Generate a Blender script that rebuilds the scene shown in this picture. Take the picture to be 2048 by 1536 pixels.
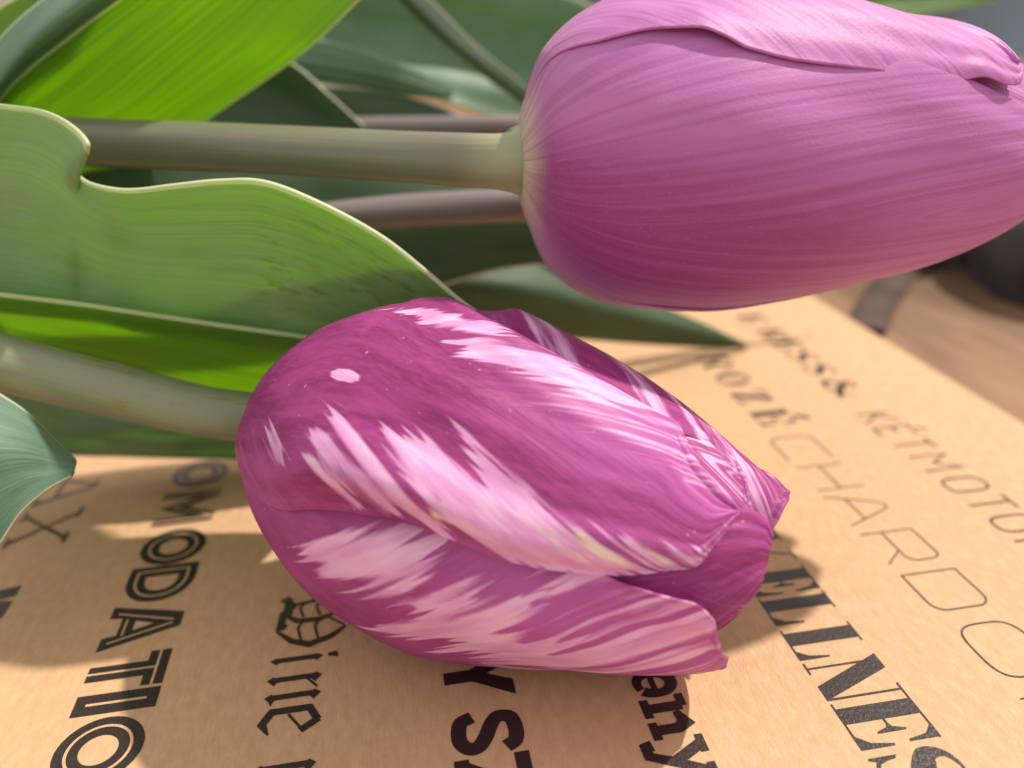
import bpy, math, random
import numpy as np

for o in list(bpy.data.objects):
    bpy.data.objects.remove(o, do_unlink=True)
scn = bpy.context.scene
COL = scn.collection
S = 0.01                      # the code works in centimetres, the scene is in metres

# ------------------------------------------------------------------ camera
F = 1650.0                    # focal length in photo pixels (2048 px wide)
CAM = np.array([0.0, 0.0, 7.0])

def camera_axes():
    a, b = 730 - 1024.0, 54 - 768.0            # where the printed lines run together on the horizon
    s = -0.04
    x2 = (a * 1024.0 - b * (54 - s * 730 - 768) - F * F) / (a + b * s)
    y2 = 54 + s * (x2 - 730)
    d1 = np.array([a, b, F]); d1 /= np.linalg.norm(d1)
    d2 = np.array([x2 - 1024, y2 - 768, F]); d2 /= np.linalg.norm(d2)
    n = np.cross(d1, d2)
    if n[1] > 0: n = -n
    return np.array([d2, d1, n])
W = camera_axes()

cam_data = bpy.data.cameras.new('Camera')
cam = bpy.data.objects.new('Camera', cam_data)
COL.objects.link(cam)
right, up, back = W @ np.array([1, 0, 0.]), W @ np.array([0, -1, 0.]), W @ np.array([0, 0, -1.])
from mathutils import Matrix
M = Matrix.Identity(4)
for i in range(3):
    M[i][0], M[i][1], M[i][2], M[i][3] = right[i], up[i], back[i], CAM[i] * S
cam.matrix_world = M
cam_data.sensor_width = 36.0
cam_data.lens = F / 2048 * 36.0
cam_data.clip_start = 0.005
cam_data.clip_end = 60.0
cam_data.dof.use_dof = True
cam_data.dof.focus_distance = 9.0 * S
cam_data.dof.aperture_fstop = 13.5
scn.camera = cam

# ------------------------------------------------------------------ light
world = bpy.data.worlds.new('World')
scn.world = world
world.use_nodes = True
bg = world.node_tree.nodes['Background']
bg.inputs['Color'].default_value = (1.0, 0.95, 0.90, 1)
bg.inputs['Strength'].default_value = 0.92

sun_data = bpy.data.lights.new('sun', 'SUN')
sun_data.energy = 4.8
sun_data.angle = math.radians(1.6)
sun_data.color = (1.0, 0.93, 0.83)
sun = bpy.data.objects.new('sun', sun_data)
COL.objects.link(sun)
from mathutils import Vector
SUN_DIR = Vector((-0.62, -0.22, -1.0)).normalized()
sun.rotation_euler = SUN_DIR.to_track_quat('-Z', 'Y').to_euler()
sun.location = (0.3, 0.4, 0.6)

scn.view_settings.view_transform = 'Standard'
scn.view_settings.look = 'None'
scn.view_settings.exposure = 0.14
scn.view_settings.gamma = 1.0
scn.view_settings.use_curve_mapping = False
scn.render.engine = 'CYCLES'
scn.cycles.max_bounces = 8
scn.cycles.transmission_bounces = 6

# ------------------------------------------------------------------ helpers
def at(px, py, depth):
    r = W @ (np.array([px - 1024.0, py - 768.0, F]) / F)
    return CAM + r * depth

def tag(o, label=None, cat=None, group=None, kind=None):
    if label: o['label'] = label
    if cat: o['category'] = cat
    if group: o['group'] = group
    if kind: o['kind'] = kind
    return o

def empty(name, loc, label, cat):
    o = bpy.data.objects.new(name, None)
    o.location = [c * S for c in loc]
    o.empty_display_size = 0.01
    COL.objects.link(o)
    return tag(o, label, cat)

def link_mesh(name, verts, faces, mat, parent=None, smooth=True, attrs=None):
    me = bpy.data.meshes.new(name)
    off = np.array([0, 0, 0.]) if parent is None else np.array(parent.location) / S
    V = (np.asarray(verts, float) - off) * S
    me.from_pydata(V.tolist(), [], faces)
    if smooth:
        me.polygons.foreach_set('use_smooth', [True] * len(me.polygons))
    for nm, (typ, arr) in (attrs or {}).items():
        at_ = me.attributes.new(nm, typ, 'POINT')
        key = 'vector' if typ == 'FLOAT_VECTOR' else 'value'
        at_.data.foreach_set(key, np.asarray(arr, float).ravel())
    me.materials.append(mat)
    me.update()
    o = bpy.data.objects.new(name, me)
    COL.objects.link(o)
    if parent is not None:
        o.parent = parent
    return o

def grid_faces(n, m):
    return [(i * m + j, i * m + j + 1, (i + 1) * m + j + 1, (i + 1) * m + j) for i in range(n - 1) for j in range(m - 1)]

def catmull(P, u):
    """P (k,...) control values, u array in 0..1 -> interpolated values"""
    P = np.asarray(P, float); k = len(P)
    x = np.clip(np.asarray(u) * (k - 1), 0, k - 1 - 1e-9)
    i = x.astype(int); f = (x - i).reshape((-1,) + (1,) * (P.ndim - 1))
    g = lambda j: P[np.clip(j, 0, k - 1)]
    p0 = np.where((i == 0).reshape(f.shape), 2 * g(i) - g(i + 1), g(i - 1))
    p3 = np.where((i == k - 2).reshape(f.shape), 2 * g(i + 1) - g(i), g(i + 2))
    p1, p2 = g(i), g(i + 1)
    return 0.5 * (2 * p1 + (p2 - p0) * f + (2 * p0 - 5 * p1 + 4 * p2 - p3) * f ** 2 + (3 * p1 - p0 - 3 * p2 + p3) * f ** 3)

def pchip(xk, yk, x):
    xk = np.asarray(xk, float); yk = np.asarray(yk, float)
    h = np.diff(xk); d = np.diff(yk) / h
    m = np.zeros(len(xk)); m[0], m[-1] = d[0], d[-1]
    for i in range(1, len(xk) - 1):
        m[i] = 0 if d[i - 1] * d[i] <= 0 else 2 * d[i - 1] * d[i] / (d[i - 1] + d[i])
    x = np.clip(x, xk[0], xk[-1])
    i = np.clip(np.searchsorted(xk, x) - 1, 0, len(h) - 1)
    t = (x - xk[i]) / h[i]
    return ((2 * t ** 3 - 3 * t ** 2 + 1) * yk[i] + (t ** 3 - 2 * t ** 2 + t) * h[i] * m[i]
            + (-2 * t ** 3 + 3 * t ** 2) * yk[i + 1] + (t ** 3 - t ** 2) * h[i] * m[i + 1])

def sstep(a, b, x):
    t = np.clip((x - a) / (b - a), 0, 1)
    return t * t * (3 - 2 * t)

# ------------------------------------------------------------------ node helpers
class NT:
    def __init__(s, name):
        s.mat = bpy.data.materials.new(name)
        s.mat.use_nodes = True
        s.t = s.mat.node_tree
        s.t.nodes.clear()
        s.out = s.t.nodes.new('ShaderNodeOutputMaterial')
    def n(s, typ, ins=None, **props):
        nd = s.t.nodes.new(typ)
        for k, v in props.items(): setattr(nd, k, v)
        for k, v in (ins or {}).items(): s.put(nd.inputs[k], v)
        return nd
    def put(s, sock, v):
        if isinstance(v, bpy.types.NodeSocket): s.t.links.new(v, sock)
        elif isinstance(v, bpy.types.Node): s.t.links.new(v.outputs[0], sock)
        else:
            if isinstance(v, (tuple, list)) and len(v) == 3 and sock.type == 'RGBA': v = (*v, 1)
            sock.default_value = v
    def math(s, op, a, b=0.0, c=0.0, clamp=False):
        nd = s.n('ShaderNodeMath', operation=op, use_clamp=clamp)
        s.put(nd.inputs[0], a); s.put(nd.inputs[1], b)
        if op in ('MULTIPLY_ADD',): s.put(nd.inputs[2], c)
        return nd.outputs[0]
    def ramp(s, fac, lo, hi, out0=0.0, out1=1.0):
        nd = s.n('ShaderNodeMapRange', interpolation_type='SMOOTHSTEP')
        s.put(nd.inputs['Value'], fac)
        for k, v in (('From Min', lo), ('From Max', hi), ('To Min', out0), ('To Max', out1)): s.put(nd.inputs[k], v)
        return nd.outputs[0]
    def mix(s, fac, a, b):
        nd = s.n('ShaderNodeMix', data_type='RGBA')
        s.put(nd.inputs[0], fac); s.put(nd.inputs[6], a); s.put(nd.inputs[7], b)
        return nd.outputs[2]
    def attr(s, name): return s.n('ShaderNodeAttribute', attribute_name=name)
    def sep(s, v):
        nd = s.n('ShaderNodeSeparateXYZ'); s.put(nd.inputs[0], v); return nd.outputs
    def comb(s, x=0.0, y=0.0, z=0.0):
        nd = s.n('ShaderNodeCombineXYZ'); s.put(nd.inputs[0], x); s.put(nd.inputs[1], y); s.put(nd.inputs[2], z)
        return nd.outputs[0]
    def noise(s, vec, scale=1.0, detail=3.0, rough=0.55, out='Fac'):
        nd = s.n('ShaderNodeTexNoise'); s.put(nd.inputs['Vector'], vec)
        nd.inputs['Scale'].default_value = scale; nd.inputs['Detail'].default_value = detail
        nd.inputs['Roughness'].default_value = rough
        return nd.outputs[out]
    def bump(s, h, strength=0.3, dist=0.0005):
        nd = s.n('ShaderNodeBump'); s.put(nd.inputs['Height'], h)
        nd.inputs['Strength'].default_value = strength; nd.inputs['Distance'].default_value = dist
        return nd.outputs[0]
    def done(s, sh):
        s.t.links.new(sh.outputs[0] if isinstance(sh, bpy.types.Node) else sh, s.out.inputs['Surface'])
        return s.mat

def thin_shader(m, col, tcol, fac, rough, normal, spec=0.4, sheen=0.0):
    p = m.n('ShaderNodeBsdfPrincipled', {'Base Color': col, 'Roughness': rough, 'Specular IOR Level': spec, 'Normal': normal})
    if sheen:
        p.inputs['Sheen Weight'].default_value = sheen
        p.inputs['Sheen Roughness'].default_value = 0.4
    t = m.n('ShaderNodeBsdfTranslucent', {'Color': tcol, 'Normal': normal})
    mx = m.n('ShaderNodeMixShader')
    m.put(mx.inputs[0], fac); m.put(mx.inputs[1], p); m.put(mx.inputs[2], t)
    return mx

# ------------------------------------------------------------------ materials
def mat_kraft(name):
    m = NT(name)
    tc = m.n('ShaderNodeTexCoord').outputs['Object']
    x, y, z = m.sep(tc)
    big = m.noise(tc, 25, 4)
    mott = m.noise(m.comb(m.math('MULTIPLY', x, 900), m.math('MULTIPLY', y, 420)), 1.0, 4, 0.6)
    fib = m.noise(m.comb(m.math('MULTIPLY', x, 5200), m.math('MULTIPLY', y, 900)), 1.0, 3, 0.6)
    fib2 = m.noise(m.comb(m.math('MULTIPLY', m.math('ADD', x, y), 900), m.math('MULTIPLY', m.math('SUBTRACT', x, y), 6000)), 1.0, 2, 0.6)
    rib = m.noise(m.comb(m.math('MULTIPLY', x, 2300), m.math('MULTIPLY', y, 150)), 1.0, 2, 0.5)
    c = m.mix(m.ramp(mott, 0.3, 0.75), (0.47, 0.285, 0.155), (0.545, 0.345, 0.200))
    c = m.mix(m.ramp(fib, 0.60, 0.85, 0.0, 0.35), c, (0.36, 0.20, 0.10))
    c = m.mix(m.ramp(rib, 0.5, 0.25, 0.0, 0.16), c, (0.40, 0.225, 0.115))
    c = m.mix(m.ramp(fib2, 0.64, 0.85, 0.0, 0.45), c, (0.66, 0.45, 0.27))
    c = m.mix(m.ramp(big, 0.35, 0.7, 0.0, 0.25), c, (0.50, 0.30, 0.15))
    h = m.math('ADD', m.math('MULTIPLY', rib, 0.6), m.math('ADD', m.math('MULTIPLY', fib, 0.8), m.math('MULTIPLY', fib2, 0.8)))
    buckle = m.bump(m.noise(m.comb(m.math('MULTIPLY', x, 38), m.math('MULTIPLY', y, 22)), 1.0, 2, 0.5), 0.35, 0.004)
    nbn = m.n('ShaderNodeBump', {'Height': h, 'Normal': buckle}); nbn.inputs['Strength'].default_value = 0.6; nbn.inputs['Distance'].default_value = 0.00013
    nb = nbn.outputs[0]
    p = m.n('ShaderNodeBsdfPrincipled', {'Base Color': c, 'Roughness': 0.62, 'Specular IOR Level': 0.25, 'Normal': nb})
    return m.done(p)

def mat_ink(name):
    m = NT(name)
    tc = m.n('ShaderNodeTexCoord').outputs['Object']
    x, y, z = m.sep(tc)
    fib = m.noise(m.comb(m.math('MULTIPLY', x, 3600), m.math('MULTIPLY', y, 1600)), 1.0, 3, 0.6)
    worn = m.noise(m.comb(m.math('MULTIPLY', x, 2500), m.math('MULTIPLY', y, 5200)), 1.0, 3, 0.65)
    c = m.mix(m.ramp(worn, 0.65, 0.78, 0.0, 0.7), (0.022, 0.013, 0.012), (0.30, 0.17, 0.09))
    nb = m.bump(fib, 0.8, 0.00010)
    p = m.n('ShaderNodeBsdfPrincipled', {'Base Color': c, 'Roughness': 0.33, 'Specular IOR Level': 0.55, 'Normal': nb})
    return m.done(p)

def vein_nodes(m):
    """vein attribute: x = coordinate across the veins, y = coordinate along them; uvp: x = 0..1 base to tip, y = -1..1 across"""
    vx, vy, vz = m.sep(m.attr('vein').outputs['Vector'])
    t, s, r = m.sep(m.attr('uvp').outputs['Vector'])
    fine = m.noise(m.comb(m.math('MULTIPLY', vx, 80), m.math('MULTIPLY', vy, 2.0), r), 1.0, 3, 0.6)
    mid = m.noise(m.comb(m.math('MULTIPLY', vx, 26), m.math('MULTIPLY', vy, 2.2), r), 1.0, 3, 0.6)
    return vx, vy, t, s, r, fine, mid

def mat_striped(name):
    m = NT(name)
    vx, vy, t, s, r, fine, mid = vein_nodes(m)
    fl = m.attr('pale_mask').outputs['Fac']
    ink = m.math('ADD', m.math('MULTIPLY', m.math('SUBTRACT', mid, 0.5), 0.35), m.math('MULTIPLY', m.math('SUBTRACT', fine, 0.5), 0.35))
    f = m.ramp(m.math('ADD', fl, ink), 0.32, 0.68)
    blot = m.noise(m.attr('uvp').outputs['Vector'], 9.0, 4, 0.6)
    purple = m.mix(m.ramp(blot, 0.3, 0.7), (0.215, 0.020, 0.122), (0.345, 0.044, 0.212))
    mott = m.noise(m.attr('uvp').outputs['Vector'], 34.0, 4, 0.65)
    purple = m.mix(m.ramp(mott, 0.45, 0.7, 0.0, 0.45), purple, (0.42, 0.07, 0.27))
    lines = m.ramp(t, 0.35, 0.7, 0.05, 0.28)
    purple = m.mix(m.math('MULTIPLY', m.ramp(fine, 0.50, 0.75), lines), purple, (0.46, 0.09, 0.32))
    speck = m.noise(m.n('ShaderNodeTexCoord').outputs['Object'], 1500, 1, 0.5)
    purple = m.mix(m.ramp(speck, 0.74, 0.80, 0.0, 0.5), purple, (0.70, 0.42, 0.58))
    pink = m.mix(m.ramp(mid, 0.35, 0.7), (0.67, 0.30, 0.58), (0.79, 0.47, 0.70))
    cream = m.attr('cream').outputs['Fac']
    pink = m.mix(m.ramp(m.math('ADD', cream, m.math('MULTIPLY', m.math('SUBTRACT', mid, 0.5), 1.6)), 0.55, 0.85), pink, (0.80, 0.66, 0.55))
    lilac = m.attr('lilac').outputs['Fac']
    purple = m.mix(m.math('MULTIPLY', lilac, 0.72), purple, (0.50, 0.115, 0.40))
    c = m.mix(f, purple, pink)
    c = m.mix(m.ramp(t, 0.10, 0.0, 0.0, 0.6), c, (0.62, 0.42, 0.50))
    h = m.math('ADD', m.math('MULTIPLY', m.math('ADD', fine, m.math('MULTIPLY', mid, 0.8)), m.ramp(t, 0.25, 0.7, 0.25, 0.8)), m.math('MULTIPLY', mott, 0.3))
    nb = m.bump(h, 0.42, 0.00020)
    tc = m.mix(f, (0.62, 0.02, 0.20), (0.85, 0.30, 0.55))
    return m.done(thin_shader(m, c, tc, 0.20, m.math('MULTIPLY_ADD', blot, 0.2, 0.38), nb, 0.30, 0.0))

def mat_mauve(name):
    m = NT(name)
    vx, vy, t, s, r, fine, mid = vein_nodes(m)
    blot = m.noise(m.comb(m.math('MULTIPLY', t, 4), m.math('MULTIPLY', s, 5), r), 1.0, 4, 0.6)
    a = m.math('ABSOLUTE', s)
    midzone = m.math('MULTIPLY', m.ramp(a, 0.75, 0.0), m.ramp(t, 0.95, 0.25))
    midzone = m.math('ADD', midzone, m.math('MULTIPLY', m.math('SUBTRACT', mid, 0.5), 0.55))
    c = m.mix(m.ramp(midzone, 0.1, 0.95), (0.51, 0.185, 0.485), (0.30, 0.052, 0.22))
    c = m.mix(m.ramp(fine, 0.42, 0.72, 0.0, 0.18), c, (0.52, 0.20, 0.47))
    c = m.mix(m.ramp(fine, 0.45, 0.25, 0.0, 0.2), c, (0.28, 0.05, 0.19))
    c = m.mix(m.ramp(blot, 0.55, 0.8, 0.0, 0.3), c, (0.52, 0.13, 0.33))
    c = m.mix(m.ramp(m.math('ADD', t, m.math('MULTIPLY', m.math('SUBTRACT', mid, 0.5), 0.05)), 0.12, 0.02, 0.0, 0.9), c, (0.62, 0.58, 0.42))
    micro = m.noise(m.n('ShaderNodeTexCoord').outputs['Object'], 2600, 2, 0.6)
    ribs = m.noise(m.comb(m.math('MULTIPLY', vx, 48), m.math('MULTIPLY', vy, 0.7), r), 1.0, 1, 0.5)
    c = m.mix(m.ramp(ribs, 0.52, 0.36, 0.0, 0.30), c, (0.30, 0.055, 0.22))
    c = m.mix(m.ramp(micro, 0.58, 0.75, 0.0, 0.25), c, (0.56, 0.23, 0.50))
    h = m.math('ADD', m.math('ADD', m.math('MULTIPLY', fine, 0.6), m.math('MULTIPLY', ribs, 1.4)), m.math('MULTIPLY', micro, 0.35))
    nb = m.bump(h, 0.5, 0.0002)
    return m.done(thin_shader(m, c, (0.85, 0.07, 0.34), 0.24, 0.52, nb, 0.32, 0.12))

def mat_leaf(name, base=(0.075, 0.165, 0.045), bloom=(0.26, 0.36, 0.23), trans=(0.46, 0.78, 0.015), bl=0.55, tf=0.45, scuff=0.0):
    m = NT(name)
    u, v, r = m.sep(m.attr('luv').outputs['Vector'])
    vein = m.noise(m.comb(m.math('MULTIPLY', u, 0.25), m.math('MULTIPLY', v, 22), r), 1.0, 3, 0.6)
    fine = m.noise(m.comb(m.math('MULTIPLY', u, 1.2), m.math('MULTIPLY', v, 70), r), 1.0, 2, 0.6)
    blot = m.noise(m.comb(m.math('MULTIPLY', u, 0.7), m.math('MULTIPLY', v, 2.2), r), 1.0, 5, 0.6)
    bf = m.math('ADD', m.math('MULTIPLY', blot, 0.9), m.math('ADD', m.math('MULTIPLY', m.math('SUBTRACT', vein, 0.5), 0.7), bl - 0.5))
    c = m.mix(m.ramp(bf, 0.2, 0.8), base, bloom)
    c = m.mix(m.ramp(fine, 0.5, 0.75, 0.0, 0.25), c, base)
    if scuff:
        rub = m.noise(m.comb(m.math('MULTIPLY', u, 3.0), m.math('MULTIPLY', v, 17), m.math('ADD', r, 4.0)), 1.0, 4, 0.6)
        zone = m.attr('scuff').outputs['Fac']
        k = m.math('MULTIPLY', m.ramp(rub, 0.54, 0.58), zone)
        c = m.mix(m.math('MULTIPLY', k, m.ramp(blot, 0.35, 0.6, 0.15, scuff)), c, (0.10, 0.13, 0.02))
    e = m.ramp(m.math('ABSOLUTE', v), 0.945, 0.975)
    c = m.mix(m.math('MULTIPLY', e, 0.9), c, (0.68, 0.66, 0.48))
    tcol = m.mix(m.ramp(vein, 0.3, 0.7), trans, tuple(x * 0.72 for x in trans))
    nb = m.bump(m.math('ADD', vein, m.math('MULTIPLY', fine, 0.6)), 0.35, 0.0003)
    return m.done(thin_shader(m, c, tcol, tf, 0.46, nb, 0.4))

def mat_stem(name, a=(0.30, 0.33, 0.21), b=(0.30, 0.20, 0.24), rub=(0.22, 0.17, 0.04), rubf=0.8):
    m = NT(name)
    u, v, r = m.sep(m.attr('luv').outputs['Vector'])
    st = m.noise(m.comb(m.math('MULTIPLY', u, 0.5), m.math('MULTIPLY', v, 7), r), 1.0, 4, 0.6)
    bl = m.noise(m.comb(m.math('MULTIPLY', u, 1.0), m.math('MULTIPLY', v, 2.6), m.math('ADD', r, 7.0)), 1.0, 4, 0.6)
    c = m.mix(m.ramp(st, 0.3, 0.7), a, b)
    c = m.mix(m.ramp(bl, 0.60, 0.67, 0.0, rubf), c, rub)
    c = m.mix(m.ramp(m.attr('along').outputs['Fac'], 0.90, 1.0, 0.0, 0.6), c, (0.36, 0.41, 0.22))
    nb = m.bump(st, 0.3, 0.0003)
    p = m.n('ShaderNodeBsdfPrincipled', {'Base Color': c, 'Roughness': 0.33, 'Specular IOR Level': 0.55, 'Normal': nb})
    p.inputs['Subsurface Weight'].default_value = 0.0
    return m.done(p)

def mat_plain(name, col, rough=0.6, var=0.25, scale=40.0, spec=0.3, stretch=(1, 1, 1)):
    m = NT(name)
    tc = m.n('ShaderNodeTexCoord').outputs['Object']
    mp = m.n('ShaderNodeMapping', {'Vector': tc, 'Scale': stretch})
    nz = m.noise(mp.outputs[0], scale, 5, 0.6)
    c = m.mix(m.ramp(nz, 0.3, 0.7), tuple(x * (1 - var) for x in col), tuple(min(1, x * (1 + var)) for x in col))
    p = m.n('ShaderNodeBsdfPrincipled', {'Base Color': c, 'Roughness': rough, 'Specular IOR Level': spec, 'Normal': m.bump(nz, 0.2, 0.0005)})
    return m.done(p)

KRAFT = mat_kraft('kraft_paper')
INK = mat_ink('printing_ink')
STRIPED = mat_striped('striped_petal')
MAUVE = mat_mauve('mauve_petal')

# ------------------------------------------------------------------ setting: table and background
def sheet(name, x0, x1, y0, y1, z, mat, thick=0.0):
    v = [(x0, y0, z), (x1, y0, z), (x1, y1, z), (x0, y1, z)]
    f = [(0, 1, 2, 3)]
    if thick:
        v += [(a, b, z - thick) for a, b, c in v]
        f += [(7, 6, 5, 4), (0, 4, 5, 1), (1, 5, 6, 2), (2, 6, 7, 3), (3, 7, 4, 0)]
    return link_mesh(name, v, f, mat, smooth=False)

WOOD = mat_plain('table_wood', (0.19, 0.11, 0.065), 0.6, 0.35, 12.0, 0.15, (6, 1, 1))
t = sheet('tabletop', -90, 90, -25, 118, -0.35, WOOD, 2.0)
tag(t, kind='structure')

PAPER_X1 = 11.05
paper = sheet('wrapping_paper', -26, PAPER_X1, -12, 42, 0.0, KRAFT, 0.03)
tag(paper, 'brown kraft wrapping paper printed with dark lettering under the tulips', 'wrapping paper')

# ------------------------------------------------------------------ printing
class Letter:
    """letter drawn in a box (u 0..1 along the line, v 0..1 up); the line runs towards -Y, letter tops towards +X"""
    def __init__(s, X0, X1, Yf, Yn, z0=0.006):
        s.X0, s.X1, s.Yf, s.Yn = X0, X1, Yf, Yn
        s.v, s.f, s.mi = [], [], []
        s.z = z0
        s.h = abs(X1 - X0)
    def m(s, p): return np.array([s.X0 + p[1] * (s.X1 - s.X0), s.Yf + p[0] * (s.Yn - s.Yf)])
    def poly(s, pts, mi=0):
        s.z += 0.0006
        b = len(s.v)
        for p in pts:
            q = s.m(p); s.v.append((q[0], q[1], s.z))
        s.f.append(tuple(range(b, b + len(pts)))); s.mi.append(mi)
        return s
    def stroke(s, pts, w, closed=False, mi=0):
        """w: width in units of letter height, number or list"""
        s.z += 0.0006
        P = np.array([s.m(p) for p in pts]); n = len(P)
        w = np.full(n, w, float) if np.isscalar(w) else np.interp(np.linspace(0, 1, n), np.linspace(0, 1, len(w)), w)
        w = w * s.h * 0.5
        L, R = [], []
        for i in range(n):
            a = P[(i - 1) % n] if (closed or i > 0) else None
            b = P[(i + 1) % n] if (closed or i < n - 1) else None
            d1 = (P[i] - a) if a is not None else (b - P[i])
            d2 = (b - P[i]) if b is not None else (P[i] - a)
            d1 = d1 / (np.linalg.norm(d1) + 1e-9); d2 = d2 / (np.linalg.norm(d2) + 1e-9)
            n1 = np.array([-d1[1], d1[0]]); n2 = np.array([-d2[1], d2[0]])
            nn = n1 + n2; nn /= np.linalg.norm(nn) + 1e-9
            k = 1.0 / max(0.45, nn @ n1)
            L.append(P[i] + nn * w[i] * k); R.append(P[i] - nn * w[i] * k)
        b0 = len(s.v)
        for i in range(n):
            s.v += [(*L[i], s.z), (*R[i], s.z)]
        for i in range(n if closed else n - 1):
            j = (i + 1) % n
            s.f.append((b0 + 2 * i, b0 + 2 * i + 1, b0 + 2 * j + 1, b0 + 2 * j)); s.mi.append(mi)
        return s
    def build(s):
        # keep every face pointing up
        f2 = []
        for f in s.f:
            a = 0.0
            for i in range(len(f)):
                p, q = s.v[f[i]], s.v[f[(i + 1) % len(f)]]
                a += p[0] * q[1] - q[0] * p[1]
            f2.append(f if a > 0 else tuple(reversed(f)))
        o = link_mesh('printed_letter', s.v, f2, INK, paper, smooth=False)
        if any(s.mi):
            o.data.materials.append(KRAFT)
            o.data.polygons.foreach_set('material_index', s.mi)
        return o

def oval(cx=.5, cy=.5, rx=.5, ry=.5, n=40, p=2.0, a0=0.0, a1=360.0):
    out = []
    full = abs(a1 - a0) >= 360
    for i in range(n if full else n + 1):
        a = math.radians(a0 + (a1 - a0) * i / n)
        c, s_ = math.cos(a), math.sin(a)
        out.append((cx + rx * math.copysign(abs(c) ** (2 / p), c), cy + ry * math.copysign(abs(s_) ** (2 / p), s_)))
    return out

def inline(L, paths, w=0.26, wi=0.035):
    """thick strokes with a knocked-out centre line"""
    for pts, cl in paths: L.stroke(pts, w, cl)
    for pts, cl in paths: L.stroke(pts, wi, cl, mi=1)
    return L

# --- inline capitals, left column
X0, X1 = -4.05, -3.12
col = [('C', 14.72, 13.85), ('O', 13.72, 12.79), ('M', 12.70, 11.63), ('O', 11.49, 10.58), ('D', 10.56, 9.72), ('A', 9.68, 8.85), ('T', 8.72, 8.10), ('I', 8.06, 7.74), ('O', 7.67, 6.73), ('N', 6.60, 5.75)]
for ch, yf, yn in col:
    L = Letter(X0, X1, yf, yn)
    if ch == 'O': inline(L, [(oval(.5, .5, .36, .36, 48), True)], 0.28)
    elif ch == 'C': inline(L, [(oval(.55, .5, .36, .36, 36, 2, 50, 310), False)], 0.28)
    elif ch == 'M': inline(L, [([(.12, 0.0), (.14, .98)], False), ([(.88, 0.0), (.86, .98)], False), ([(.16, .95), (.5, .25), (.84, .95)], False)], 0.22)
    elif ch == 'N': inline(L, [([(.14, 0), (.14, 1)], False), ([(.86, 0), (.86, 1)], False), ([(.14, .95), (.86, .05)], False)], 0.22)
    elif ch == 'D': inline(L, [([(.15, .13), (.15, .87)] + oval(.36, .5, .48, .37, 20, 2.2, 90, -90), True)], 0.26)
    elif ch == 'A':
        L.poly([(-.02, -.02), (.26, -.02), (.30, .16), (.70, .16), (.74, -.02), (1.04, -.02), (.64, 1.0), (.30, 1.0)])
        L.stroke([(.17, .08), (.47, .88)], .03, mi=1); L.stroke([(.87, .08), (.55, .88)], .03, mi=1)
        L.stroke([(.34, .24), (.72, .24)], .028, mi=1)
        L.poly([(.40, .36), (.62, .36), (.51, .62)], 1)
    elif ch == 'T': inline(L, [([(.02, .86), (.98, .86)], False), ([(.5, .0), (.5, .86)], False)], 0.27, .032)
    elif ch == 'I':
        L.poly([(0, 0), (1, 0), (1, 1), (0, 1)]); L.stroke([(.5, .14), (.5, .86)], .04, mi=1)
    L.build()

# --- blackletter word
bx0, bx1 = -1.88, -1.27
h = bx1 - bx0
L = Letter(bx0, -1.0, 9.41, 8.41)
L.stroke([(.02, .02), (.0, .12), (.2, .20), (.3, .18)], [.02, .08, .14, .02])
L.stroke([(.33, .03), (.28, .1), (.33, .18), (.35, .22)], [.04, .1, .1, .03])
L.stroke([(.64, .0), (.56, .08), (.60, .15)], [.02, .1, .1])
L.stroke([(.05, .02), (.16, .25), (.12, .55), (.04, .9)], [.03, .06, .08, .04])
L.stroke([(.34, .08), (.5, .3), (.52, .6), (.38, 1.0)], [.06, .10, .11, .02])
L.stroke([(.66, .02), (.88, .25), (.98, .5), (.88, .8), (.72, 1.0)], [.04, .10, .12, .10, .05])
L.stroke([(.05, .12), (.35, .1)], .06)
L.stroke([(.35, .08), (.65, .06)], .11)
for vv in (.38, .62):
    L.stroke([(.12, vv), (.26, vv - .06), (.44, vv)], .035)
    L.stroke([(.5, vv), (.66, vv - .06), (.88, vv)], .035)
L.stroke([(.5, .74), (.70, .98)], .035)
L.stroke([(-.02, .5), (.1, .52)], [.01, .06])
L.build()
def minim(L, u, foot=True, head=True):
    L.stroke([(u, .08), (u, .93)], .135)
    L.poly([(u - .10 / 1, .90), (u + .0, 1.03), (u + .17, .90), (u + .05, .80)])
    if foot: L.poly([(u - .10, .10), (u - .01, -.02), (u + .16, .12), (u + .02, .2)])
L = Letter(bx0, bx1, 8.42, 7.98); minim(L, .5); L.poly([(.44, 1.12), (.56, 1.12), (.64, 1.32), (.40, 1.30)]); L.build()
L = Letter(bx0, bx1, 8.04, 7.44); minim(L, .28); minim(L, .75); L.stroke([(.30, .72), (.6, .95)], .05); L.stroke([(.80, .06), (.95, .12)], .03); L.build()
L = Letter(bx0, bx1, 7.42, 7.02)
L.stroke([(.12, .12), (.12, .86)], .16); L.stroke([(.05, .82), (.62, 1.0)], .14); L.stroke([(.58, 1.02), (.93, .70)], .15); L.stroke([(.92, .74), (.28, .46)], .05)
L.stroke([(.06, .18), (.55, .0), (.95, .14)], [.16, .15, .03]); L.build()
L = Letter(bx0, bx1, 6.75, 6.15); minim(L, .28); minim(L, .75); L.build()

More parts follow.
